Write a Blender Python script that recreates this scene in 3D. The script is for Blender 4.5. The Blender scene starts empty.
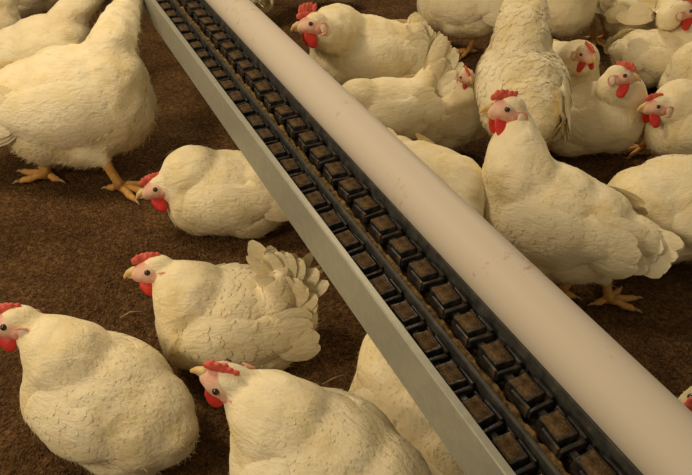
import bpy, bmesh, math, random
from mathutils import Vector, Matrix, Quaternion
from mathutils.bvhtree import BVHTree
from mathutils import noise as mnoise
from math import sin, cos, pi, radians as R

C = bpy.context.scene.collection
S = bpy.context.scene
rng = random.Random(7)

# ------------------------------------------------------------------ camera
CAM_H, PITCH, F = 1.30, R(38.6), 673.0
cd = bpy.data.cameras.new('camera'); cam = bpy.data.objects.new('camera', cd); C.objects.link(cam)
cam.location = (0, 0, CAM_H); cam.rotation_euler = (pi/2 - PITCH, 0, 0)
cd.sensor_width = 36; cd.lens = F/692*36; cd.clip_start = .02
S.camera = cam


# ------------------------------------------------------------------ materials
def mat(name, col, rough=.6, metal=0., spec=.3):
    m = bpy.data.materials.new(name); m.use_nodes = True
    b = m.node_tree.nodes['Principled BSDF']
    b.inputs['Base Color'].default_value = (*col, 1); b.inputs['Roughness'].default_value = rough
    b.inputs['Metallic'].default_value = metal; b.inputs['Specular IOR Level'].default_value = spec
    return m


def nd(m, t, **kw):
    n = m.node_tree.nodes.new(t)
    for k, v in kw.items():
        if k in n.inputs: n.inputs[k].default_value = v
        else: setattr(n, k, v)
    return n


def lk(m, a, b): m.node_tree.links.new(a, b)


def ramp(m, fac, stops):
    r = nd(m, 'ShaderNodeValToRGB'); lk(m, fac, r.inputs[0])
    e = r.color_ramp.elements
    while len(e) < len(stops): e.new(.5)
    for x, (p, c) in zip(e, stops): x.position = p; x.color = (*c, 1)
    return r.outputs[0]


def coords(m, scale=(1, 1, 1)):
    t = nd(m, 'ShaderNodeTexCoord'); mp = nd(m, 'ShaderNodeMapping'); mp.inputs['Scale'].default_value = scale
    lk(m, t.outputs['Object'], mp.inputs[0]); return mp.outputs[0]


def noise_mat(name, stops, scale=20, detail=6, rough=.7, bump=.3, bscale=None, bdist=.002, metal=0, spec=.3, stretch=(1, 1, 1), nrough=.6):
    m = mat(name, stops[0][1], rough, metal, spec)
    b = m.node_tree.nodes['Principled BSDF']; co = coords(m, stretch)
    n = nd(m, 'ShaderNodeTexNoise', Scale=scale, Detail=detail, Roughness=nrough); lk(m, co, n.inputs['Vector'])
    lk(m, ramp(m, n.outputs['Fac'], stops), b.inputs['Base Color'])
    if bump:
        n2 = nd(m, 'ShaderNodeTexNoise', Scale=bscale or scale*3, Detail=4.); lk(m, co, n2.inputs['Vector'])
        bp = nd(m, 'ShaderNodeBump', Strength=bump, Distance=bdist); lk(m, n2.outputs['Fac'], bp.inputs['Height'])
        lk(m, bp.outputs[0], b.inputs['Normal'])
    return m


M = {}
def plumage(name, c0, c1, c2, rough):
    m = mat(name, c1, rough, 0, .1); b = m.node_tree.nodes['Principled BSDF']; co = coords(m)
    n1 = nd(m, 'ShaderNodeTexNoise', Scale=13., Detail=5., Roughness=.6); lk(m, co, n1.inputs['Vector'])
    lk(m, ramp(m, n1.outputs['Fac'], [(.32, c0), (.5, c1), (.7, c2)]), b.inputs['Base Color'])
    cs = coords(m, (.45, 1, 1))
    n2 = nd(m, 'ShaderNodeTexNoise', Scale=42., Detail=6., Roughness=.62, Distortion=.6); lk(m, cs, n2.inputs['Vector'])
    n3 = nd(m, 'ShaderNodeTexNoise', Scale=170., Detail=3.); lk(m, cs, n3.inputs['Vector'])
    ad = nd(m, 'ShaderNodeMath', operation='MULTIPLY_ADD'); lk(m, n3.outputs['Fac'], ad.inputs[0]); ad.inputs[1].default_value = .3; lk(m, n2.outputs['Fac'], ad.inputs[2])
    bp = nd(m, 'ShaderNodeBump', Strength=.55, Distance=.011); lk(m, ad.outputs[0], bp.inputs['Height']); lk(m, bp.outputs[0], b.inputs['Normal'])
    M[name] = m


plumage('feather', (.80, .68, .39), (.87, .77, .53), (.90, .82, .61), .85)
plumage('quill', (.83, .72, .45), (.88, .79, .56), (.90, .83, .63), .8)
M['leg'] = noise_mat('scaly_leg', [(.35, (.55, .27, .07)), (.65, (.72, .42, .13))], scale=70, rough=.55, bump=.5, bscale=200, bdist=.002)
M['claw'] = mat('claw_horn', (.42, .30, .16), .4)
M['comb'] = noise_mat('red_comb', [(.3, (.60, .075, .055)), (.7, (.76, .17, .12))], scale=60, rough=.45, bump=.5, bscale=300, bdist=.0015)
M['wattle'] = noise_mat('red_wattle', [(.3, (.52, .025, .02)), (.7, (.62, .05, .035))], scale=60, rough=.42, bump=.5, bscale=260, bdist=.0015)
M['face'] = noise_mat('pink_face_skin', [(.32, (.66, .25, .19)), (.5, (.76, .46, .35)), (.68, (.78, .60, .45))], scale=38, rough=.55, bump=.6, bscale=260, bdist=.0015)
M['rim'] = mat('pink_skin', (.72, .36, .27), .55)
M['lobe'] = mat('pale_lobe', (.80, .66, .50), .6)
M['beak'] = noise_mat('horn_beak', [(.35, (.66, .42, .15)), (.65, (.74, .55, .28))], scale=40, rough=.35, bump=0)
M['eye'] = mat('dark_eye', (.035, .014, .008), .08, 0, .6)
M['galv'] = noise_mat('galvanized_sheet', [(.35, (.33, .335, .28)), (.65, (.39, .39, .33))], scale=60, rough=.45, bump=.08, metal=.25, spec=.5, stretch=(1, 1, 1))
M['pvc'] = mat('white_plastic', (.60, .535, .455), .55, 0, .3)
M['black'] = noise_mat('grimy_black_plastic', [(.35, (.008, .008, .009)), (.52, (.022, .02, .019)), (.66, (.075, .05, .026))], scale=55, rough=.42, bump=.5, bscale=120, bdist=.003, spec=.5)
M['wall'] = noise_mat('dusty_dark_steel', [(.35, (.020, .021, .021)), (.58, (.050, .049, .044)), (.78, (.11, .09, .06))], scale=38, rough=.5, bump=.3, spec=.4)
M['dust'] = noise_mat('feed_dust', [(.3, (.024, .015, .007)), (.48, (.088, .055, .027)), (.75, (.19, .125, .063))], scale=70, rough=.9, bump=.8, bscale=260, bdist=.003, spec=.1)
M['feed'] = noise_mat('feed_meal', [(.3, (.06, .035, .013)), (.5, (.20, .125, .05)), (.72, (.38, .26, .11))], scale=90, rough=.9, bump=.9, bscale=300, bdist=.003, spec=.1)
M['dark_feed'] = noise_mat('dark_feed_floor', [(.3, (.012, .010, .008)), (.6, (.045, .03, .016)), (.8, (.13, .08, .035))], scale=70, rough=.85, bump=.9, bscale=220, bdist=.004, spec=.1)
M['chip'] = noise_mat('litter_chip', [(.3, (.045, .022, .009)), (.55, (.12, .065, .026)), (.8, (.24, .145, .062))], scale=16, rough=.9, bump=0, nrough=.9)
M['straw'] = noise_mat('pale_straw', [(.3, (.30, .2, .1)), (.7, (.46, .34, .19))], scale=40, rough=.7, bump=0)

# smudges on the white pipe
m = M['pvc']; b = m.node_tree.nodes['Principled BSDF']; co = coords(m)
n1 = nd(m, 'ShaderNodeTexNoise', Scale=7., Detail=3.); lk(m, co, n1.inputs['Vector'])
n2 = nd(m, 'ShaderNodeTexNoise', Scale=45., Detail=5., Roughness=.65); lk(m, co, n2.inputs['Vector'])
r1 = ramp(m, n1.outputs['Fac'], [(.57, (0, 0, 0)), (.66, (1, 1, 1))]); r2 = ramp(m, n2.outputs['Fac'], [(.57, (0, 0, 0)), (.70, (1, 1, 1))])
mu = nd(m, 'ShaderNodeMath', operation='MULTIPLY'); lk(m, r1, mu.inputs[0]); lk(m, r2, mu.inputs[1])
mx = nd(m, 'ShaderNodeMixRGB'); lk(m, mu.outputs[0], mx.inputs[0]); mx.inputs[1].default_value = (.60, .535, .455, 1); mx.inputs[2].default_value = (.42, .27, .12, 1)
lk(m, mx.outputs[0], b.inputs['Base Color'])

# litter floor
m = mat('brown_litter', (.1, .06, .03), .95, 0, .1); M['floor'] = m
b = m.node_tree.nodes['Principled BSDF']; co = coords(m)
na = nd(m, 'ShaderNodeTexNoise', Scale=3.5, Detail=6., Roughness=.72); lk(m, co, na.inputs['Vector'])
nb = nd(m, 'ShaderNodeTexNoise', Scale=85., Detail=8., Roughness=.85); lk(m, co, nb.inputs['Vector'])
vo = nd(m, 'ShaderNodeTexVoronoi', Scale=150.); lk(m, co, vo.inputs['Vector'])
ca = ramp(m, nb.outputs['Fac'], [(.36, (.030, .014, .006)), (.5, (.130, .070, .029)), (.66, (.33, .195, .085))])
cb = ramp(m, na.outputs['Fac'], [(.32, (.50, .47, .45)), (.6, (1.12, 1.1, 1.06))])
mx = nd(m, 'ShaderNodeMixRGB', blend_type='MULTIPLY'); mx.inputs[0].default_value = 1; lk(m, ca, mx.inputs[1]); lk(m, cb, mx.inputs[2])
lk(m, mx.outputs[0], b.inputs['Base Color'])
ad = nd(m, 'ShaderNodeMath', operation='ADD'); lk(m, nb.outputs['Fac'], ad.inputs[0]); lk(m, vo.outputs['Distance'], ad.inputs[1])
bp = nd(m, 'ShaderNodeBump', Strength=.9, Distance=.008); lk(m, ad.outputs[0], bp.inputs['Height']); lk(m, bp.outputs[0], b.inputs['Normal'])


# ------------------------------------------------------------------ object helpers
def link(name, me, parent=None, mats=None):
    o = bpy.data.objects.new(name, me); C.objects.link(o)
    if mats and not me.materials:
        for k in mats: me.materials.append(M[k])
    if parent: o.parent = parent
    return o


def vert_normals(V, P):
    vn = [Vector() for _ in V]
    for f in P:
        a = V[f[0]]; c = (V[f[1]]-a).cross(V[f[2]]-a)
        for j in f: vn[j] += c
    return [v.normalized() if v.length > 0 else Vector((0, 0, 1)) for v in vn]


def soften(me, nr, k):
    """Feather vanes take most of their shading direction from the skin they lie on."""
    ns = [v.normal.copy() for v in me.vertices]
    for i, n in nr.items():
        g = ns[i]; n = n if g.dot(n) > 0 else -n
        if g.dot(n) > .25: ns[i] = (n*k + g*(1-k)).normalized()
    me.normals_split_custom_set_from_vertices([tuple(n) for n in ns])


def from_lists(name, vs, fs, mats, smooth=True, mi=None):
    me = bpy.data.meshes.new(name); me.from_pydata([tuple(v) for v in vs], [], fs)
    for k in mats: me.materials.append(M[k])
    if smooth: me.polygons.foreach_set('use_smooth', [True]*len(me.polygons))
    if mi: me.polygons.foreach_set('material_index', mi)
    me.update(); return me


def empty(name, loc, label, cat, group=None, rz=0):
    o = bpy.data.objects.new(name, None); C.objects.link(o); o.empty_display_size = .1
    o.location = loc; o.rotation_euler = (0, 0, rz); return tag(o, label, cat, group)


def tag(o, label, cat, group=None, kind=None):
    if label: o['label'] = label
    if cat: o['category'] = cat
    if group: o['group'] = group
    if kind: o['kind'] = kind
    return o


def ico(sub=3):
    bm = bmesh.new(); bmesh.ops.create_icosphere(bm, subdivisions=sub, radius=1)
    bm.verts.ensure_lookup_table()
    v = [x.co.copy() for x in bm.verts]; f = [tuple(y.index for y in x.verts) for x in bm.faces]; bm.free()
    return v, f


ICO = ico(3); ICO2 = ico(2)


def blob(balls, voxel, smooth, name):
    """One continuous skin around ellipsoids [(centre, radii, rotation3x3 or None)]."""
    vs, fs = [], []
    for c, r, rot in balls:
        o = len(vs)
        for v in ICO[0]:
            p = Vector((v.x*r[0], v.y*r[1], v.z*r[2]))
            if rot: p = rot @ p
            vs.append(p + c)
        fs += [tuple(i+o for i in f) for f in ICO[1]]
    me = bpy.data.meshes.new('tmp'); me.from_pydata([tuple(v) for v in vs], [], fs)
    o = bpy.data.objects.new('tmp', me); C.objects.link(o)
    r = o.modifiers.new('r', 'REMESH'); r.mode = 'VOXEL'; r.voxel_size = voxel; r.use_smooth_shade = True
    s = o.modifiers.new('s', 'SMOOTH'); s.factor = .5; s.iterations = smooth
    dg = bpy.context.evaluated_depsgraph_get(); dg.update()
    out = bpy.data.meshes.new_from_object(o.evaluated_get(dg))
    V = [v.co.copy() for v in out.vertices]; P = [tuple(p.vertices) for p in out.polygons]
    bpy.data.objects.remove(o); bpy.data.meshes.remove(me); bpy.data.meshes.remove(out)
    return V, P


def tube(pts, rad, n=8, vs=None, fs=None, cap=True):
    vs = [] if vs is None else vs; fs = [] if fs is None else fs
    o = len(vs); up = Vector((.3, .2, 1)).normalized()
    for i, p in enumerate(pts):
        d = (pts[min(i+1, len(pts)-1)] - pts[max(i-1, 0)]).normalized()
        a = d.cross(up)
        if a.length < .05: a = d.cross(Vector((1, 0, 0)))
        a.normalize(); b = d.cross(a)
        for k in range(n):
            t = 2*pi*k/n; vs.append(p + (a*cos(t)+b*sin(t))*rad[i])
    for i in range(len(pts)-1):
        for k in range(n):
            fs.append((o+i*n+k, o+i*n+(k+1) % n, o+(i+1)*n+(k+1) % n, o+(i+1)*n+k))
    if cap:
        fs.append(tuple(o+k for k in range(n))[::-1]); fs.append(tuple(o+(len(pts)-1)*n+k for k in range(n)))
    return vs, fs


def smoothstep(a, b, x):
    t = max(0, min(1, (x-a)/(b-a))); return t*t*(3-2*t)


PROF = [(0, .45), (.25, .85), (.5, 1.), (.75, .93), (.9, .66), (1., .22)]


def card(vs, fs, p, d, n, L, W, surf=None, lift=.004, camber=.15, curl=0., root=-.002, nr=None, vn=None, P=None):
    """A feather: a leaf shaped vane, bent to lie on the surface under it where there is one."""
    d = (d - n*d.dot(n))
    if d.length < 1e-4: return
    d.normalize(); a = n.cross(d)
    o = len(vs)
    for t, w in PROF:
        for k in (-1, 0, 1):
            q = p + d*(t*L) + a*(k*w*W*.5)
            off = root + (lift-root)*t - (abs(k)*camber*W*w if surf is None else abs(k)*.0012)
            if surf is not None:
                h = surf.find_nearest(q)
                hn = n
                if h[0] is not None:
                    hn = sum((vn[j] for j in P[h[2]]), Vector()).normalized() if vn else h[1]
                    q = h[0] + hn*off if (q-h[0]).length < .08 else q + n*off
                if nr is not None: nr[len(vs)] = hn
            else:
                q = q + n*(off + curl*t*t*L) + a*(k*0)
            vs.append(q)
    m = len(PROF)
    for i in range(m-1):
        for k in range(2):
            b0 = o+i*3+k; fs.append((b0, b0+3, b0+4, b0+1))


# ------------------------------------------------------------------ shared small head parts (head frame: x forward, z up)
def comb_mesh(seed, high=1.):
    r = random.Random(seed); balls = []
    for i in range(9):
        t = i/8; x = .036 - t*.058
        balls.append((Vector((x, r.uniform(-.0015, .0015), .022 + .007*sin(pi*min(1, t+.15)))), (.0075, .0055, .009), None))
    for i in range(5):
        t = (i+.4)/5; x = .034 - t*.056
        balls.append((Vector((x-.002, r.uniform(-.003, .003), .026 + high*(.008 + .005*sin(pi*t) + r.uniform(-.002, .002)))), (.0062, .0044, .0085*high), Matrix.Rotation(-.35, 3, 'Y')))
    v, f = blob(balls, .0022, 4, 'comb'); return from_lists('comb', v, f, ['comb'])


def wattle_mesh(long):
    balls = []
    for i in range(6):
        t = i/5
        balls.append((Vector((.019-.006*t, .003*t, -.016-.030*t*long)), ((.010+.007*sin(pi*t*.75+.3)), .0045+.002*t, .010+.004*t), None))
    v, f = blob(balls, .0024, 3, 'wattle'); return from_lists('wattle', v, f, ['wattle'])


def beak_mesh():
    vs, fs = [], []
    tube([Vector((.030, 0, .003)), Vector((.043, 0, .004)), Vector((.054, 0, .001)), Vector((.062, 0, -.006)), Vector((.065, 0, -.012))], [.0135, .011, .0078, .0045, .0012], 12, vs, fs)
    tube([Vector((.030, 0, -.008)), Vector((.044, 0, -.0085)), Vector((.057, 0, -.0085))], [.010, .0072, .002], 10, vs, fs)
    for v in vs: v.y *= .78
    return from_lists('beak', vs, fs, ['beak'])


def face_mesh():
    balls = [(Vector((.008, 0, -.002)), (.034, .0285, .0255), None), (Vector((.028, 0, -.004)), (.019, .018, .018), None), (Vector((-.008, 0, -.010)), (.028, .0315, .021), None)]
    v, f = blob(balls, .003, 5, 'face'); return from_lists('face', v, f, ['face'])


def lobe_mesh():
    v, f = blob([(Vector((-.020, 0, -.008)), (.0095, .0035, .0115), None), (Vector((-.017, 0, -.014)), (.006, .003, .008), None)], .0018, 3, 'lobe')
    return from_lists('earlobe', v, f, ['lobe'])


def rim_mesh():
    pts = [Vector((-.008, 0, .004)), Vector((-.018, .001, .005)), Vector((-.027, .001, .002)), Vector((-.031, .0005, -.006)), Vector((-.029, 0, -.015)), Vector((-.021, 0, -.023)), Vector((-.012, 0, -.025))]
    vs, fs = tube(pts, [.0012, .0020, .0022, .0022, .0026, .0042, .003], 8)
    return from_lists('ear_fold', vs, fs, ['rim'])


def eye_mesh():
    v = [p*.0062 for p in ICO2[0]]; return from_lists('eye', v, ICO2[1], ['eye'])


COMB = [comb_mesh(1), comb_mesh(2, .8), comb_mesh(3, 1.7)]; WATTLE = [wattle_mesh(1.), wattle_mesh(.55)]
BEAK, FACE, LOBE, RIM, EYE = beak_mesh(), face_mesh(), lobe_mesh(), rim_mesh(), eye_mesh()


# ------------------------------------------------------------------ the hens
def foot(vs, fs, mi, P, ang, hock, s):
    """Bare shank from hock to the ground, three toes forward, one back, with claws."""
    n0 = len(fs)
    f = Vector((cos(ang), sin(ang), 0)); l = Vector((-f.y, f.x, 0)); z = Vector((0, 0, 1))
    a = P + z*.016*s
    tube([hock, hock.lerp(a, .3), hock.lerp(a, .75), a], [.0145*s, .0105*s, .0105*s, .014*s], 10, vs, fs)
    claws = []
    for da, L in ((-.62, .062), (0, .075), (.62, .062), (pi, .034)):
        d = (f*cos(da) + l*sin(da))*s
        pts = [P + z*.013*s, P + d*L*.35 + z*.016*s, P + d*L*.62 + z*.0095*s, P + d*L*.85 + z*.010*s, P + d*L + z*.006*s]
        tube(pts, [.0095*s, .0085*s, .0088*s, .0072*s, .0045*s], 8, vs, fs)
        claws.append([P + d*(L*.97) + z*.009*s, P + d*(L+.009) + z*.008*s, P + d*(L+.018) + z*.0025*s])
    mi += [1]*(len(fs)-n0); n1 = len(fs)
    for c in claws: tube(c, [.0042*s, .0032*s, .0008*s], 6, vs, fs)
    mi += [2]*(len(fs)-n1)


GROUP = 'white hens on the brown litter'
nh = 0


def hen(label, c, yaw, s=1., pitch=8, head=None, hyaw=None, hpitch=0, tail=(25, 40, .13), ruffle=.3, feet=None, comb=0, wat=0, neck=1., flat=0., fly=9, tbase=None, roll=0., hroll=0., wings=1., cards=1.):
    """c: body centre; head: head centre; feet: (x, y, toe heading); yaw: heading, degrees from +X."""
    global nh
    nh += 1; r = random.Random(100+nh)
    B = Vector(c); yw = R(yaw)
    root = empty('hen', (B.x, B.y, 0), label, 'hen', GROUP, yw)
    Zi = Matrix.Rotation(-yw, 3, 'Z')
    loc = lambda w: Zi @ (w - Vector((B.x, B.y, 0)))
    Rb = Matrix.Rotation(-R(pitch), 3, 'Y') @ Matrix.Rotation(R(roll), 3, 'X')
    bo = Vector((0, 0, c[2]))
    b = lambda x, y, z: bo + Rb @ Vector((x*s, y*s, z*s))
    br = lambda x, y, z: (x*s, y*s, z*s)
    H = loc(Vector(head)); hyw = R(hyaw) - yw; hp = R(hpitch)
    Hr = Matrix.Rotation(hyw, 3, 'Z') @ Matrix.Rotation(-hp, 3, 'Y') @ Matrix.Rotation(R(hroll), 3, 'X')
    hs = 1.14*min(s, 1.1)
    hf, hu = Hr @ Vector((1, 0, 0)), Hr @ Vector((0, 0, 1))
    te = R(tail[0])
    tu = Vector((-cos(te), 0, sin(te)))
    fl = 1-flat
    balls = [(b(0, 0, 0), br(.155, .132, .128*fl), Rb), (b(.07, 0, -.015), br(.105, .118, .122*fl), Rb),
             (b(-.085, 0, .012), br(.108, .108, .102), Rb), (b(-.06, 0, -.035), br(.12, .122, .092*fl), Rb),
             (b(.10, 0, .025), br(.078, .092, .092), Rb), (b(-.135, 0, .015), br(.07, .075, .07), Rb)]
    tb = Vector(tbase or (-.14, 0, .035)); Rt = Rb @ Matrix.Rotation(te, 3, 'Y')
    tk = min(1, .35 + tail[2]*7)
    balls.append((b(*(tb + tu*.045*tk)), br(.078*tk, .055, .046), Rt))
    balls.append((b(*(tb + tu*.09*tk)), br(.05*tk, .04, .028), Rt))
    # neck
    p0 = b(.085, 0, .05); p3 = H - hf*.019*hs - hu*.014*hs
    ln = (p3-p0).length
    p1 = p0 + (Rb @ Vector((.6, 0, .8)))*ln*.38
    p2 = p3 - (hu*.75 + hf*.35)*ln*.36
    NK = []
    for i in range(15):
        q = i/14; k = 1-q
        p = p0*k**3 + p1*3*k*k*q + p2*3*k*q*q + p3*q**3
        rad = ((.095*(1-q)**1.35 + .045*q*(1-q))*s + .028*q*hs)*neck
        NK.append((p, rad)); balls.append((p, (rad, rad*.95, rad), None))
    balls.append((H - hf*.006*hs + hu*.003*hs, (.034*hs, .0255*hs, .029*hs), Hr))
    ft = []
    if feet:
        for k, (fx, fy, ang) in enumerate(feet):
            P = loc(Vector((fx, fy, 0))); an = R(ang)-yw
            hk = P + Vector((-cos(an)*.025, -sin(an)*.025, .085))*s
            hip = b(-.01, (.06 if P.y > 0 else -.06), -.06)
            for t, rr in ((0, .062), (.3, .052), (.6, .037), (.85, .024), (1., .018)):
                balls.append((hip.lerp(hk, t), (rr*s,)*3, None))
            ft.append((P, an, hk))
    V, P = blob(balls, .0062*s, 9, 'body')
    for v in V:
        if v.z < .004: v.z = .004 + rng.random()*.001
        # loose, lumpy plumage
        if (v-H).length > .05:
            v += Vector((mnoise.noise(v*22), mnoise.noise(v*22+Vector((9, 0, 0))), mnoise.noise(v*22+Vector((0, 9, 0)))))*.0035*s*(1+ruffle)
    bvh = BVHTree.FromPolygons(V, P); vn = vert_normals(V, P); nr = {}
    vs, fs = list(V), list(P); mi = [0]*len(fs)
    # feather cards over the body
    import itertools
    areas = []
    tot = 0
    for f in P:
        a = V[f[0]]; q = (V[f[1]]-a).cross(V[f[2]]-a).length*.5
        if len(f) > 3: q += (V[f[2]]-a).cross(V[f[3]]-a).length*.5
        tot += q; areas.append(tot)
    import bisect
    back = (Rb @ Vector((-1, 0, -.12))).normalized()
    N = int(tot*5200*cards)
    for i in range(N):
        f = P[min(len(P)-1, bisect.bisect(areas, r.random()*tot))]
        w = [r.random()+.01 for _ in f]; sw = sum(w)
        p = sum((V[j]*x for j, x in zip(f, w)), Vector())/sw
        h = bvh.find_nearest(p); n = h[1]
        if n is None or p.z < .02*s or n.z < -.6: continue
        if (p - (H + hf*.012*hs)).length < .036*hs: continue
        j = min(range(15), key=lambda k: (NK[k][0]-p).length); q = j/14
        tan = (NK[max(j-1, 0)][0] - NK[min(j+1, 14)][0]).normalized()
        wq = smoothstep(.12, .5, q)
        d = back.lerp(tan, wq)
        d += Vector((r.uniform(-1, 1), r.uniform(-1, 1), r.uniform(-1, 1)))*(.10+.30*ruffle)
        k = 1-wq
        rear = smoothstep(.02, -.15, (Rb.transposed() @ (p-bo)).x/s)
        L = (.016 + .024*k + .012*rear*k)*s*r.uniform(.8, 1.2)*(1 if q < .8 else .7)
        W = (.011 + .019*k + .004*rear)*s*r.uniform(.85, 1.15)*(1 if q < .8 else .7)
        lf = (.0004 + .0006*k + .010*max(0, ruffle-.2)**1.5*k + .001*rear*ruffle)*s*r.uniform(.6, 1.4)
        card(vs, fs, p, d, n, L, W, bvh, lf, nr=nr, vn=vn, P=P)
    for i in range(int(tot*8000*cards)):                               # loose barbs of down standing off the plumage
        f = P[min(len(P)-1, bisect.bisect(areas, r.random()*tot))]
        w = [r.random()+.01 for _ in f]; sw = sum(w)
        p = sum((V[q]*x for q, x in zip(f, w)), Vector())/sw; n = sum((vn[q] for q in f), Vector()).normalized()
        if p.z < .012 or (p - (H + hf*.012*hs)).length < .042*hs: continue
        low = smoothstep(.35, -.4, n.z)
        if r.random() > .12 + .88*low: continue
        nk = smoothstep(.2, .08, (p-H).length)
        d = back*(1-nk) - hu*nk + Vector((r.uniform(-1, 1), r.uniform(-1, 1), r.uniform(-1, 1)))*.35
        d = (d - n*d.dot(n)).normalized(); a = n.cross(d)
        L = r.uniform(.008, .016)*(1+.5*low)*(1-.5*nk)*s; W = r.uniform(.0010, .0018)*s; up = r.uniform(.02, .2)+.3*low+.25*ruffle*(1-nk)
        o = len(vs); q = p + d*L*.55 + n*L*up*.45; e = p + d*L + n*L*up
        for v in (p - a*W - n*.001, p + a*W - n*.001, q + a*W*.7, q - a*W*.7, e):
            nr[len(vs)] = n; vs.append(v)
        fs += [(o, o+1, o+2, o+3), (o+3, o+2, o+4)]
    mi += [0]*(len(fs)-len(mi))
    for Pf, an, hk in ft: foot(vs, fs, mi, Pf, an, hk, s)
    bme = from_lists('body', vs, fs, ['feather', 'leg', 'claw'], True, mi); soften(bme, nr, .80 - .3*min(1, ruffle))
    body = link('body', bme, root)
    # wings
    if wings:
        for sd in (-1, 1):
            NU, NW = 26, 13; WV, WP = [], []
            for iu in range(NU+1):
                u = iu/NU; x = .125 - .31*u*(1 if fly else .80)
                zc = .030 + .016*u - .03*(1-u)**4; hh = (.080*math.sqrt(max(0, 1-(1-min(1, u/.38))**2)) if u < .38 else .080 - .064*smoothstep(.38, 1.05, u)) + .004
                for iw in range(NW+1):
                    w = iw/NW*2-1; o = b(x, sd*.34, zc + w*hh)
                    h = bvh.ray_cast(o, Rb @ Vector((0, -sd, 0)), .34*s)
                    if h[0] is None or (Rb.transposed() @ (h[0]-bo)).y*sd < .05*s: h = bvh.find_nearest(b(x, sd*.12, zc + w*hh*.8))
                    hn = sum((vn[q] for q in P[h[2]]), Vector()).normalized()
                    edge = 1 - min(1, max(abs(w), 1-u/.3 if u < .3 else 0))**3
                    WV.append(h[0] + hn*s*(-.0035 + .0115*edge + (.006*u*u if w < 0 else .002*u) + .004*max(0, -w)*smoothstep(.1, .5, u) - (0 if fly else .018*smoothstep(.62, 1, u))))
            for iu in range(NU):
                for iw in range(NW):
                    q = iu*(NW+1)+iw; f = (q, q+1, q+NW+2, q+NW+1); WP.append(f if sd < 0 else f[::-1])
            for _ in range(4):
                W2 = [v.copy() for v in WV]
                for iu in range(1, NU):
                    for iw in range(1, NW):
                        q = iu*(NW+1)+iw; W2[q] = WV[q]*.4 + (WV[q-1]+WV[q+1]+WV[q-NW-1]+WV[q+NW+1])*.15
                WV = W2
            wv, wf = list(WV), list(WP); wbv = BVHTree.FromPolygons(WV, WP); wvn = vert_normals(WV, WP); wnr = {}
            for i in range(int(150*cards)):
                u = r.random()**.8*.97; w = r.uniform(-.9, .9)
                q = min(NU, int(u*NU))*(NW+1) + min(NW, int((w+1)/2*NW+.5))
                p, n = WV[q], wvn[q]
                if (Rb.transposed() @ n).y*sd < .25: continue
                d = Rb @ Vector((-1, -sd*.12, -.10 + r.uniform(-.1, .1)*(1+3*ruffle)))
                card(wv, wf, p + Vector((r.uniform(-1, 1), 0, r.uniform(-1, 1)))*.006*s, d, n, (.034+.034*u)*s, (.026+.006*u)*s, wbv, (.0012+.006*max(0, ruffle-.15)**1.4)*s*r.uniform(.6, 1.5), nr=wnr, vn=wvn, P=WP)
            for i in range(fly):                                      # long flight feathers folded to the tail
                t = i/8
                h = WV[int(NU*(.70+.10*t))*(NW+1) + 1 + int((1-t)*(NW-3))]; p = h - Rb @ Vector((0, sd*.003*s, 0))
                d = Rb @ Vector((-1, -sd*.30, .02-.10*t + r.uniform(-.1, .1)*ruffle)); n = Rb @ Vector((-.1, sd, .45-.2*t))
                card(wv, wf, p, d, n.normalized(), (.100-.020*abs(t-.4))*s, .050*s, None, .002*s, .10, -.10)
            wme = from_lists('wing', wv, wf, ['quill']); soften(wme, wnr, .75 - .3*min(1, ruffle)); link('wing', wme, root)
    # tail fan
    tv, tf = [], []
    nt = 7
    for sd in (-1, 1):                                               # two upright halves leaning out like a tent
        for row in range(2):
            for i in range(nt):
                a = i/(nt-1)
                e = te + R(tail[1])*(.8-1.6*a) - .12*row
                sp = .10 + .30*a + .12*row
                d = Vector((-cos(e), sd*sp, sin(e))) + Vector((r.uniform(-1, 1), r.uniform(-1, 1), r.uniform(-1, 1)))*.16*(.25+ruffle)
                n = Vector((sin(e)*.35, sd*(1-.35*a), cos(e)*.35 + .25*a))
                base = b(*(tb + tu*((.035-.02*row)*tk - (.03 if tail[2] < .02 else 0)) + Vector((0, sd*(.008+.022*a+.014*row), .016*(.5-a)))))
                card(tv, tf, base, (Rb @ d).normalized(), (Rb @ n).normalized(), (tail[2]*(1-.16*a)*(1 if not row else .70)*r.uniform(.92, 1.06) + .045*tk)*s, (.048 if not row else .052)*s*r.uniform(.9, 1.1), None, .003, .12, r.uniform(-.05, .12) + .18*ruffle*r.uniform(-1, 1))
    if tail[2] >= .02: link('tail', from_lists('tail', tv, tf, ['quill']), root)
    # head parts, each on the head frame
    HM = Matrix.Translation(H) @ Hr.to_4x4() @ Matrix.Scale(hs, 4)
    def hp_(name, me, T=None):
        o = link(name, me, root); o.matrix_local = HM @ (T or Matrix.Identity(4)); return o
    hp_('face', FACE); hp_('beak', BEAK, Matrix.Translation((.004, 0, 0)) @ Matrix.Scale(.88, 4)); hp_('comb', COMB[comb], Matrix.Translation((.005, 0, .003)) @ Matrix.Scale(.86, 4))
    for sd in (-1, 1):
        hp_('eye', EYE, Matrix.Translation((.012, sd*.0245, .006)))
        hp_('wattle', WATTLE[wat], Matrix.Translation((0, sd*.0095, 0)) @ Matrix.Rotation(sd*.30, 4, 'X'))
        lo = hp_('earlobe', LOBE, Matrix.Translation((0, sd*.0315, 0)))
        link('ear_fold', RIM, lo)
    return root


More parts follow.
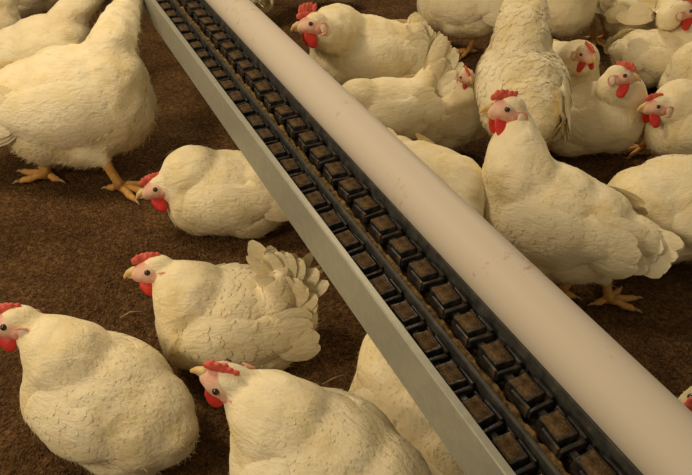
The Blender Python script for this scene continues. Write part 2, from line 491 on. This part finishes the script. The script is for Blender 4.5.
# positions in metres: body centre, heading, size, pitch, head centre, head yaw and pitch
hen('large white hen standing tall at the left, belly above two orange feet', (-0.894, 2.022, 0.26), 6, 1.45, 10, (-0.69, 2.558, 0.5), 0, -25, tail=(20, 25, 0.12), ruffle=0.2, feet=[(-0.758, 1.875, -10), (-1.033, 1.948, 160)], wat=0, neck=0.64)
hen('white hen with raised neck behind the large standing hen', (-1.179, 2.521, 0.22), 10, 1.1, 12, (-0.921, 2.728, 0.47), 0, 0, tail=(15, 25, 0.1), ruffle=0.2, feet=[(-1.107, 2.295, 0), (-1.262, 2.295, 0)], neck=0.75)
hen('white hen at the top left corner, mostly outside the picture, its rump showing', (-1.585, 3.425, 0.18), 20, 1.1, 8, (-1.247, 3.608, 0.35), 10, 0, tail=(15, 25, 0.1), ruffle=0.2)
hen('white hen at the left edge behind the raised necks', (-1.598, 2.82, 0.2), 30, 1.1, 8, (-1.445, 3.099, 0.4), 20, 0, tail=(10, 25, 0.08), ruffle=0.2)
hen('white hen lying low with head near the large orange foot', (-0.369, 1.704, 0.115), 182, 1.06, 4, (-0.558, 1.663, 0.165), 208, -8, tail=(12, 22, 0.08), ruffle=0.2, flat=0.05, comb=1, hroll=15)
hen('white hen sitting with a ruffled upright tail fan', (-0.278, 1.15, 0.13), 184, 1.02, 10, (-0.442, 1.17, 0.27), 192, 0, tail=(92, 42, 0.1), ruffle=0.42, comb=1, wat=1, hroll=18, tbase=(-0.105, 0, 0.05))
hen('white hen at the lower left facing left, head at the picture edge', (-0.507, 0.901, 0.14), 157, 1.03, 22, (-0.67, 0.964, 0.31), 186, -3, tail=(25, 10, 0.015), fly=0, ruffle=0.25, comb=1, wat=1, hroll=15)
hen('white hen at the bottom centre with beak pointing left and ragged comb', (-0.035, 0.665, 0.25), 152, 1.02, 10, (-0.2, 0.751, 0.385), 168, 12, tail=(10, 20, 0.015), fly=0, ruffle=0.2, comb=0, wat=1, hroll=-10)
hen('white hen lying half under the grey trough side', (0.155, 0.854, 0.11), 116, 1.06, 6, (0.135, 1.192, 0.09), 90, -10, tail=(8, 20, 0.05), ruffle=0.2)
hen('white hen behind the pipe with large pink head close to the pipe edge', (0.067, 2.391, 0.26), 198, 1.18, 10, (-0.108, 2.162, 0.47), 198, -3, tail=(70, 26, 0.05), ruffle=0.3, comb=2, feet=[(0.159, 2.475, 190), (0.058, 2.51, 190)], hroll=12)
hen('white hen beside the pipe with smooth raised tail, head hidden', (0.124, 1.972, 0.25), 194, 0.86, -4, (-0.066, 1.895, 0.27), 200, -20, tail=(66, 11, 0.165), ruffle=0.1)
hen('white hen pressed against the pipe, only its smooth back showing', (0.252, 1.617, 0.2), -58, 0.9, 2, (0.325, 1.24, 0.24), -60, -20, tail=(14, 8, 0.07), ruffle=0.1)
hen('white hen standing right of the pipe, neck upright, tail pointing right', (0.543, 1.441, 0.22), 156, 1.15, 10, (0.425, 1.588, 0.46), 186, 6, tail=(4, 12, 0.075), ruffle=0.2, feet=[(0.719, 1.335, 10), (0.598, 1.367, 160)], comb=0, hroll=15)
hen('tall white hen seen from behind with ruffled back feathers', (0.572, 2.023, 0.31), 92, 1.12, 20, (0.651, 2.539, 0.58), 92, 0, tail=(-30, 25, 0.02), ruffle=0.5, feet=[(0.58, 2.105, 90), (0.726, 2.105, 90)])
hen('small headed white hen peering right between raised tail and tall hen', (0.387, 2.134, 0.14), 20, 0.78, 10, (0.413, 2.156, 0.29), -75, 0, tail=(40, 20, 0.04), ruffle=0.25, hroll=10)
hen('white hen facing right with upright red comb beside the tall hen', (0.874, 2.134, 0.14), -8, 1.0, 12, (0.892, 2.049, 0.34), -14, 0, tail=(20, 20, 0.05), ruffle=0.2, hroll=-15)
hen('white hen looking at the camera between two neighbours', (0.848, 2.469, 0.16), -70, 0.9, 10, (0.83, 2.224, 0.34), -70, 0, tail=(20, 20, 0.07), ruffle=0.2)
hen('white hen with broad bare back at the right edge', (0.96, 1.564, 0.16), 8, 1.2, 2, (1.194, 1.598, 0.3), 0, 0, tail=(3, 14, 0.02), fly=0, ruffle=0.2)
hen('white hen at the right edge facing left with dark red wattle', (1.212, 2.054, 0.16), 176, 1.0, 8, (1.03, 2.013, 0.25), 190, -2, tail=(20, 20, 0.09), ruffle=0.2, feet=[(1.083, 2.133, 180)], comb=1, hroll=12)
hen('ruffled white hen at the right edge behind the left facing hen', (1.388, 2.401, 0.15), 190, 0.95, 8, (1.484, 2.445, 0.3), 0, 0, tail=(40, 25, 0.1), ruffle=0.6)
hen('grubby ruffled white hen lying flat near the upper right', (1.325, 2.692, 0.12), 2, 1.02, 0, (1.564, 2.627, 0.14), -10, -20, tail=(-4, 14, 0.03), ruffle=0.5, flat=0.1)
hen('white hen at the top right with head at the picture edge', (1.399, 3.125, 0.2), 5, 1.15, 6, (1.354, 2.676, 0.33), -5, 0, tail=(10, 20, 0.05), ruffle=0.2, feet=[(1.268, 3.178, 0), (1.488, 3.178, 0)])
hen('white hen standing at the top between tall hen and top right hen', (0.987, 3.108, 0.22), -80, 1.1, 10, (1.033, 3.252, 0.4), -70, 0, tail=(20, 20, 0.06), ruffle=0.1, feet=[(1.197, 3.154, -60), (1.103, 3.129, -90)])
hen('white hen standing at the top centre with one orange foot showing', (0.522, 3.082, 0.22), 160, 1.12, 8, (0.341, 3.252, 0.4), 170, 0, tail=(0, 20, 0.04), ruffle=0.15, feet=[(0.574, 3.012, 200), (0.479, 3.129, 190)])
hen('white hen at the top edge behind the large pink head', (-0.063, 3.613, 0.16), 190, 0.95, 8, (-0.276, 3.444, 0.3), 190, 0, tail=(30, 20, 0.08), ruffle=0.2)
hen('white hen at the top edge beside the far end of the pipe', (-0.487, 3.455, 0.16), 100, 0.95, 8, (-0.592, 3.798, 0.3), 100, 0, tail=(5, 20, 0.05), ruffle=0.2)
hen('white hen at the right edge with red comb just above the pipe', (0.774, 0.726, 0.25), 180, 1.0, 8, (0.547, 0.626, 0.46), 185, -10, tail=(20, 20, 0.08), ruffle=0.2, feet=[(0.844, 0.753, 180), (0.81, 0.71, 180)])

# ------------------------------------------------------------------ feed trough (s: across, t: along, z)
YAW = R(25.9)
DV, NV = Vector((-sin(YAW), cos(YAW), 0)), Vector((cos(YAW), sin(YAW), 0))
TK = .79                           # the trough hangs with its rim about half a metre up
TROT = YAW                         # local x = across, local y = along
T0, T1 = -.45, 6.0
kz = lambda z: CAM_H - (CAM_H-z)*TK


def prism(prof, t0, t1, mats, name, parent, bev=0.0, raw=False):
    """Extrude a closed (across, up) outline along the trough."""
    vs = [Vector((x, t, z)) for t in (t0, t1) for x, z in prof]; n = len(prof); fs = []
    if not raw: vs = [Vector((v.x*TK, v.y*TK, kz(v.z))) for v in vs]
    for i in range(n): fs.append((i, (i+1) % n, n+(i+1) % n, n+i))
    fs += [tuple(range(n))[::-1], tuple(range(n, 2*n))]
    me = from_lists(name, vs, fs, mats, False)
    bm = bmesh.new(); bm.from_mesh(me); bmesh.ops.recalc_face_normals(bm, faces=bm.faces); bm.to_mesh(me); bm.free()
    o = link(name, me, parent)
    if bev:
        bv = o.modifiers.new('bevel', 'BEVEL'); bv.width = bev; bv.segments = 2; bv.limit_method = 'ANGLE'
    return o


tr = empty('feed_trough', (0, 0, 0), 'long grey metal feed trough running across between the hens', 'feed trough', None, TROT)
prism([(.518, .148), (.518, .2795), (.5195, .2815), (.5225, .2815), (.5385, .2765), (.5385, .266), (.536, .266), (.536, .2745), (.5225, .2785), (.521, .277), (.521, .152), (.555, .152), (.555, .148)], T0, T1, ['galv'], 'side_panel', tr, bev=.0008)
prism([(.5215, .175), (.745, .175), (.745, .186), (.5215, .186)], T0, T1, ['dark_feed'], 'trough_floor', tr)
prism([(.615, .186), (.630, .186), (.628, .243), (.625, .247), (.620, .247), (.617, .243)], T0, T1, ['wall'], 'divider', tr, bev=.001)
prism([(.716, .186), (.721, .186), (.7395, .262), (.7395, .266), (.735, .266)], T0, T1, ['wall'], 'back_wall', tr, bev=.001)
for t in (-.33, 4.62):
    prism([(.43, 0), (.57, 0), (.57, .012), (.512, .012), (.512, kz(.176)), (.488, kz(.176)), (.488, .012), (.43, .012)], t-.012, t+.012, ['galv'], 'leg', tr, raw=True)
    prism([(.735, .18), (.83, .18), (.83, .214), (.735, .214)], t/TK-.015, t/TK+.015, ['galv'], 'pipe_bracket', tr)


def link_mesh(w_, seed):
    """Flat chain paddle: caked top, black body, two lugs, a cross pin and a tongue to the next link."""
    r = random.Random(seed); bm = bmesh.new()
    def slab(x0, x1, y0, y1, z0, z1, ti=0., mi=0, jit=.0012):
        c = []
        for z, k in ((z0, 0), (z1, ti)):
            for x, y in ((x0+k, y0+k), (x1-k, y0+k), (x1-k, y1-k), (x0+k, y1-k)):
                c.append(bm.verts.new(Vector((x+r.uniform(-jit, jit), y+r.uniform(-jit, jit), z+r.uniform(-jit, jit)))*TK))
        for f in ((3, 2, 1, 0), (4, 5, 6, 7), (0, 1, 5, 4), (1, 2, 6, 5), (2, 3, 7, 6), (3, 0, 4, 7)):
            g = bm.faces.new([c[i] for i in f]); g.material_index = mi
    h = w_/2
    slab(-h-.003, h+.004, -.032, .031, 0, .030, .003, 0)
    # cake of feed dust, lumpy, with a ragged outline
    n = 9; g = {}
    for a in range(n):
        for c in range(n):
            x, y = (a/(n-1)-.5)*2, (c/(n-1)-.5)*2
            e = 1 - max(abs(x), abs(y))
            rag = 1 + .16*mnoise.noise(Vector((x*2, y*2, seed*7)))
            z = .0285 + (.0045 if e > .05 else 0) + .0022*mnoise.noise(Vector((x*3, y*3, seed*3)))
            g[a, c] = bm.verts.new(Vector((x*h*rag, y*.0265*rag, z))*TK)
    for a in range(n-1):
        for c in range(n-1):
            f = bm.faces.new((g[a, c], g[a+1, c], g[a+1, c+1], g[a, c+1])); f.material_index = 1; f.smooth = True
    slab(-h-.011, -h-.001, -.044, .010, 0, .026, .002, 0)
    slab(h+.002, h+.015, -.046, .012, 0, .030, .003, 0)
    slab(h+.004, h+.013, .014, .044, 0, .020, .002, 0)
    slab(-h-.008, h+.012, -.050, -.036, .004, .022, .003, 0)
    slab(-h*.45, h*.45, -.066, -.030, .002, .012, .002, 0)
    me = bpy.data.meshes.new('link'); bm.to_mesh(me); bm.free()
    for k in ('black', 'dust'): me.materials.append(M[k])
    return me


def chain(label, sx, z, w_, phase):
    e = empty('feed_chain', (DV*1.8 + NV*sx)*TK + Vector((0, 0, kz(z))), label, 'feed chain', 'drag chains in the feed trough', TROT)
    var = [link_mesh(w_, k+1) for k in range(7)]
    for k in range(33):
        t = .12 + phase + k*.0972
        o = link('link', var[k*3 % 7], e); o.location = Vector((rng.uniform(-.002, .002), t-1.8, rng.uniform(0, .003)))*TK
        o.rotation_euler = (rng.uniform(-.06, .06), rng.uniform(-.06, .06), rng.uniform(-.07, .07))
        bv = o.modifiers.new('bevel', 'BEVEL'); bv.width = .0016; bv.segments = 2; bv.limit_method = 'ANGLE'; bv.angle_limit = R(50)
    return e


chain('black feed chain in the right channel beside the white pipe, links dusty brown', .684, .2245, .043, 0.0)
chain('black feed chain in the shaded left channel beside the grey trough side', .583, .203, .038, 0.01)


def ridge(name, sx, wd, z, h, seed, label, mk='feed', amp=.4, t0=T0, t1=T1):
    """A crusty strip of feed meal lying along the channel."""
    n = 900; m = 7; vs, fs = [], []
    for i in range(n+1):
        t = t0+(t1-t0)*i/n
        a = mnoise.noise(Vector((t*21, seed, 0))); b2 = mnoise.noise(Vector((t*60, seed, 5)))
        sc = abs(sin((t-.12)*pi/.0972))
        hw = wd*(1-amp+amp*sc+.25*a); hh = h*(.8+.3*a*amp*2+.2*b2*amp*2)
        for k in range(m):
            q = (k-m//2)/(m//2)
            v = Vector((sx+q*hw/2+.001*b2, t, z+hh*(1-q**4)+.004*mnoise.noise(Vector((t*45, k*.9, seed)))))
            vs.append(Vector((v.x*TK, v.y*TK, kz(v.z))))
    for i in range(n):
        for k in range(m-1): fs.append((i*m+k, i*m+k+1, i*m+k+m+1, i*m+k+m))
    o = link(name, from_lists(name, vs, fs, [mk])); o.rotation_euler = (0, 0, TROT)
    return tag(o, label, 'feed', None, 'stuff')


ridge('feed_meal', .6425, .030, .186, .058, 3, 'yellow brown feed meal caked along the trough divider')
ridge('feed_crumbs', .686, .075, .185, .043, 8, 'dark brown feed under the chain in the right channel', 'dark_feed', .12)
ridge('feed_crumbs', .578, .085, .185, .020, 11, 'dark brown feed under the chain in the left channel', 'dark_feed', .12)

# white plastic pipe resting against the back wall of the trough
pr = .0707; n = 64; vs, fs = [], []
PT = [T0 + (T1-T0)*k/40 for k in range(41)]
for t in PT:
    for k in range(n):
        a = 2*pi*k/n; vs.append(Vector(((.8085+pr*cos(a))*TK, t*TK, kz(.282+pr*sin(a)))))
for i in range(40):
    for k in range(n): fs.append((i*n+k, i*n+(k+1) % n, (i+1)*n+(k+1) % n, (i+1)*n+k))
fs += [tuple(range(n)), tuple(range(40*n, 41*n))[::-1]]
me = from_lists('plastic_pipe', vs, fs, ['pvc'])
bm = bmesh.new(); bm.from_mesh(me); bmesh.ops.recalc_face_normals(bm, faces=bm.faces); bm.to_mesh(me); bm.free()
po = link('plastic_pipe', me); po.rotation_euler = (0, 0, TROT)
tag(po, 'thick white plastic pipe running along the feed trough, with brown smudges', 'pipe')

# ------------------------------------------------------------------ litter floor
nx, ny = 150, 130; x0, x1, y0, y1 = -4.5, 4.5, -1.0, 6.5; vs, fs = [], []
for j in range(ny+1):
    for i in range(nx+1):
        x, y = x0+(x1-x0)*i/nx, y0+(y1-y0)*j/ny
        vs.append(Vector((x, y, -.004 + .005*mnoise.noise(Vector((x*3, y*3, 0))) + .003*mnoise.noise(Vector((x*11, y*11, 4))))))
for j in range(ny):
    for i in range(nx):
        a = j*(nx+1)+i; fs.append((a, a+1, a+nx+2, a+nx+1))
fl = link('floor', from_lists('floor', vs, fs, ['floor'])); fl['kind'] = 'structure'
vs, fs = [], []
for i in range(42000):
    y = .45 + 3.6*rng.random()**1.3; x = rng.uniform(-1, 1)*(.45+.52*y)
    z = -.003 + .005*mnoise.noise(Vector((x*3, y*3, 0))) + .003*mnoise.noise(Vector((x*11, y*11, 4)))
    L = rng.uniform(.0015, .0045)*(1 if rng.random() < .95 else 2.); W = rng.uniform(.0012, .003); a = rng.random()*2*pi; ti = rng.uniform(-.5, .5)
    d = Vector((cos(a), sin(a), ti)); e = Vector((-sin(a), cos(a), rng.uniform(-.4, .4))); c = Vector((x, y, z+.0015)); up = Vector((0, 0, .0012))
    o = len(vs); vs += [c-d*L-e*W*.6, c+d*L*.8-e*W, c+d*L+e*W*.7, c-d*L*.7+e*W, c+up]
    fs += [(o, o+1, o+4), (o+1, o+2, o+4), (o+2, o+3, o+4), (o+3, o, o+4)]
lt = link('wood_litter', from_lists('wood_litter', vs, fs, ['chip'], False)); tag(lt, 'brown crumbly wood litter spread over the floor', 'litter', None, 'stuff')


def straw(label, pts, w_=.0022):
    P_ = [Vector((x, y, .006)) for x, y in pts]; base = P_[0].copy(); base.z = 0
    pp = [p-base for p in P_]
    vs, fs = tube(pp, [w_*.6]+[w_]*(len(pp)-2)+[w_*.4], 6)
    for v in vs: v.z = max(.0005, v.z)
    o = link('straw', from_lists('straw', vs, fs, ['straw'])); o.location = base; return tag(o, label, 'straw', 'loose straws on the litter')


straw('pale curved straw on the litter left of the trough, above the low lying hen', [(-0.663, 2.089), (-0.639, 2.13), (-0.599, 2.151), (-0.541, 2.159)], .003)
straw('pale straw on the litter between the ruffled hen and the trough', [(-0.058, 1.052), (-0.029, 1.071), (-0.002, 1.083)], .0022)
straw('pale straw beside the ruffled hen and the lower left hen', [(-0.606, 1.275), (-0.585, 1.298), (-0.547, 1.298)], .002)

# ------------------------------------------------------------------ light: warm barn lamps above, an added fill on the camera side, dim bounce from the house
wd = bpy.data.worlds.new('barn'); S.world = wd; wd.use_nodes = True
wd.node_tree.nodes['Background'].inputs[0].default_value = (1., .81, .55, 1); wd.node_tree.nodes['Background'].inputs[1].default_value = .25


def lamp(name, loc, target, power, size, col=(1., .785, .50)):
    l = bpy.data.lights.new(name, 'AREA'); l.shape = 'DISK'; l.size = size; l.energy = power; l.color = col
    o = bpy.data.objects.new(name, l); C.objects.link(o); o.location = loc
    o.rotation_euler = (Vector(target)-Vector(loc)).to_track_quat('-Z', 'Y').to_euler(); return o


lamp('barn_or_fill_lamp', (-1.7, 1.8, 2.5), (-.2, 1.8, 0), 34, .6)
lamp('barn_or_fill_lamp', (-2.1, -.3, 2.2), (-.3, 1.9, 0), 32, .7)  # added fill, no known fixture: brightens sides facing the camera
lamp('barn_or_fill_lamp', (1.2, 4.4, 2.6), (.5, 2.4, 0), 42, .7)

S.view_settings.view_transform = 'Standard'; S.view_settings.look = 'None'
S.view_settings.exposure = 0.0; S.view_settings.gamma = 1.0; S.view_settings.use_curve_mapping = False
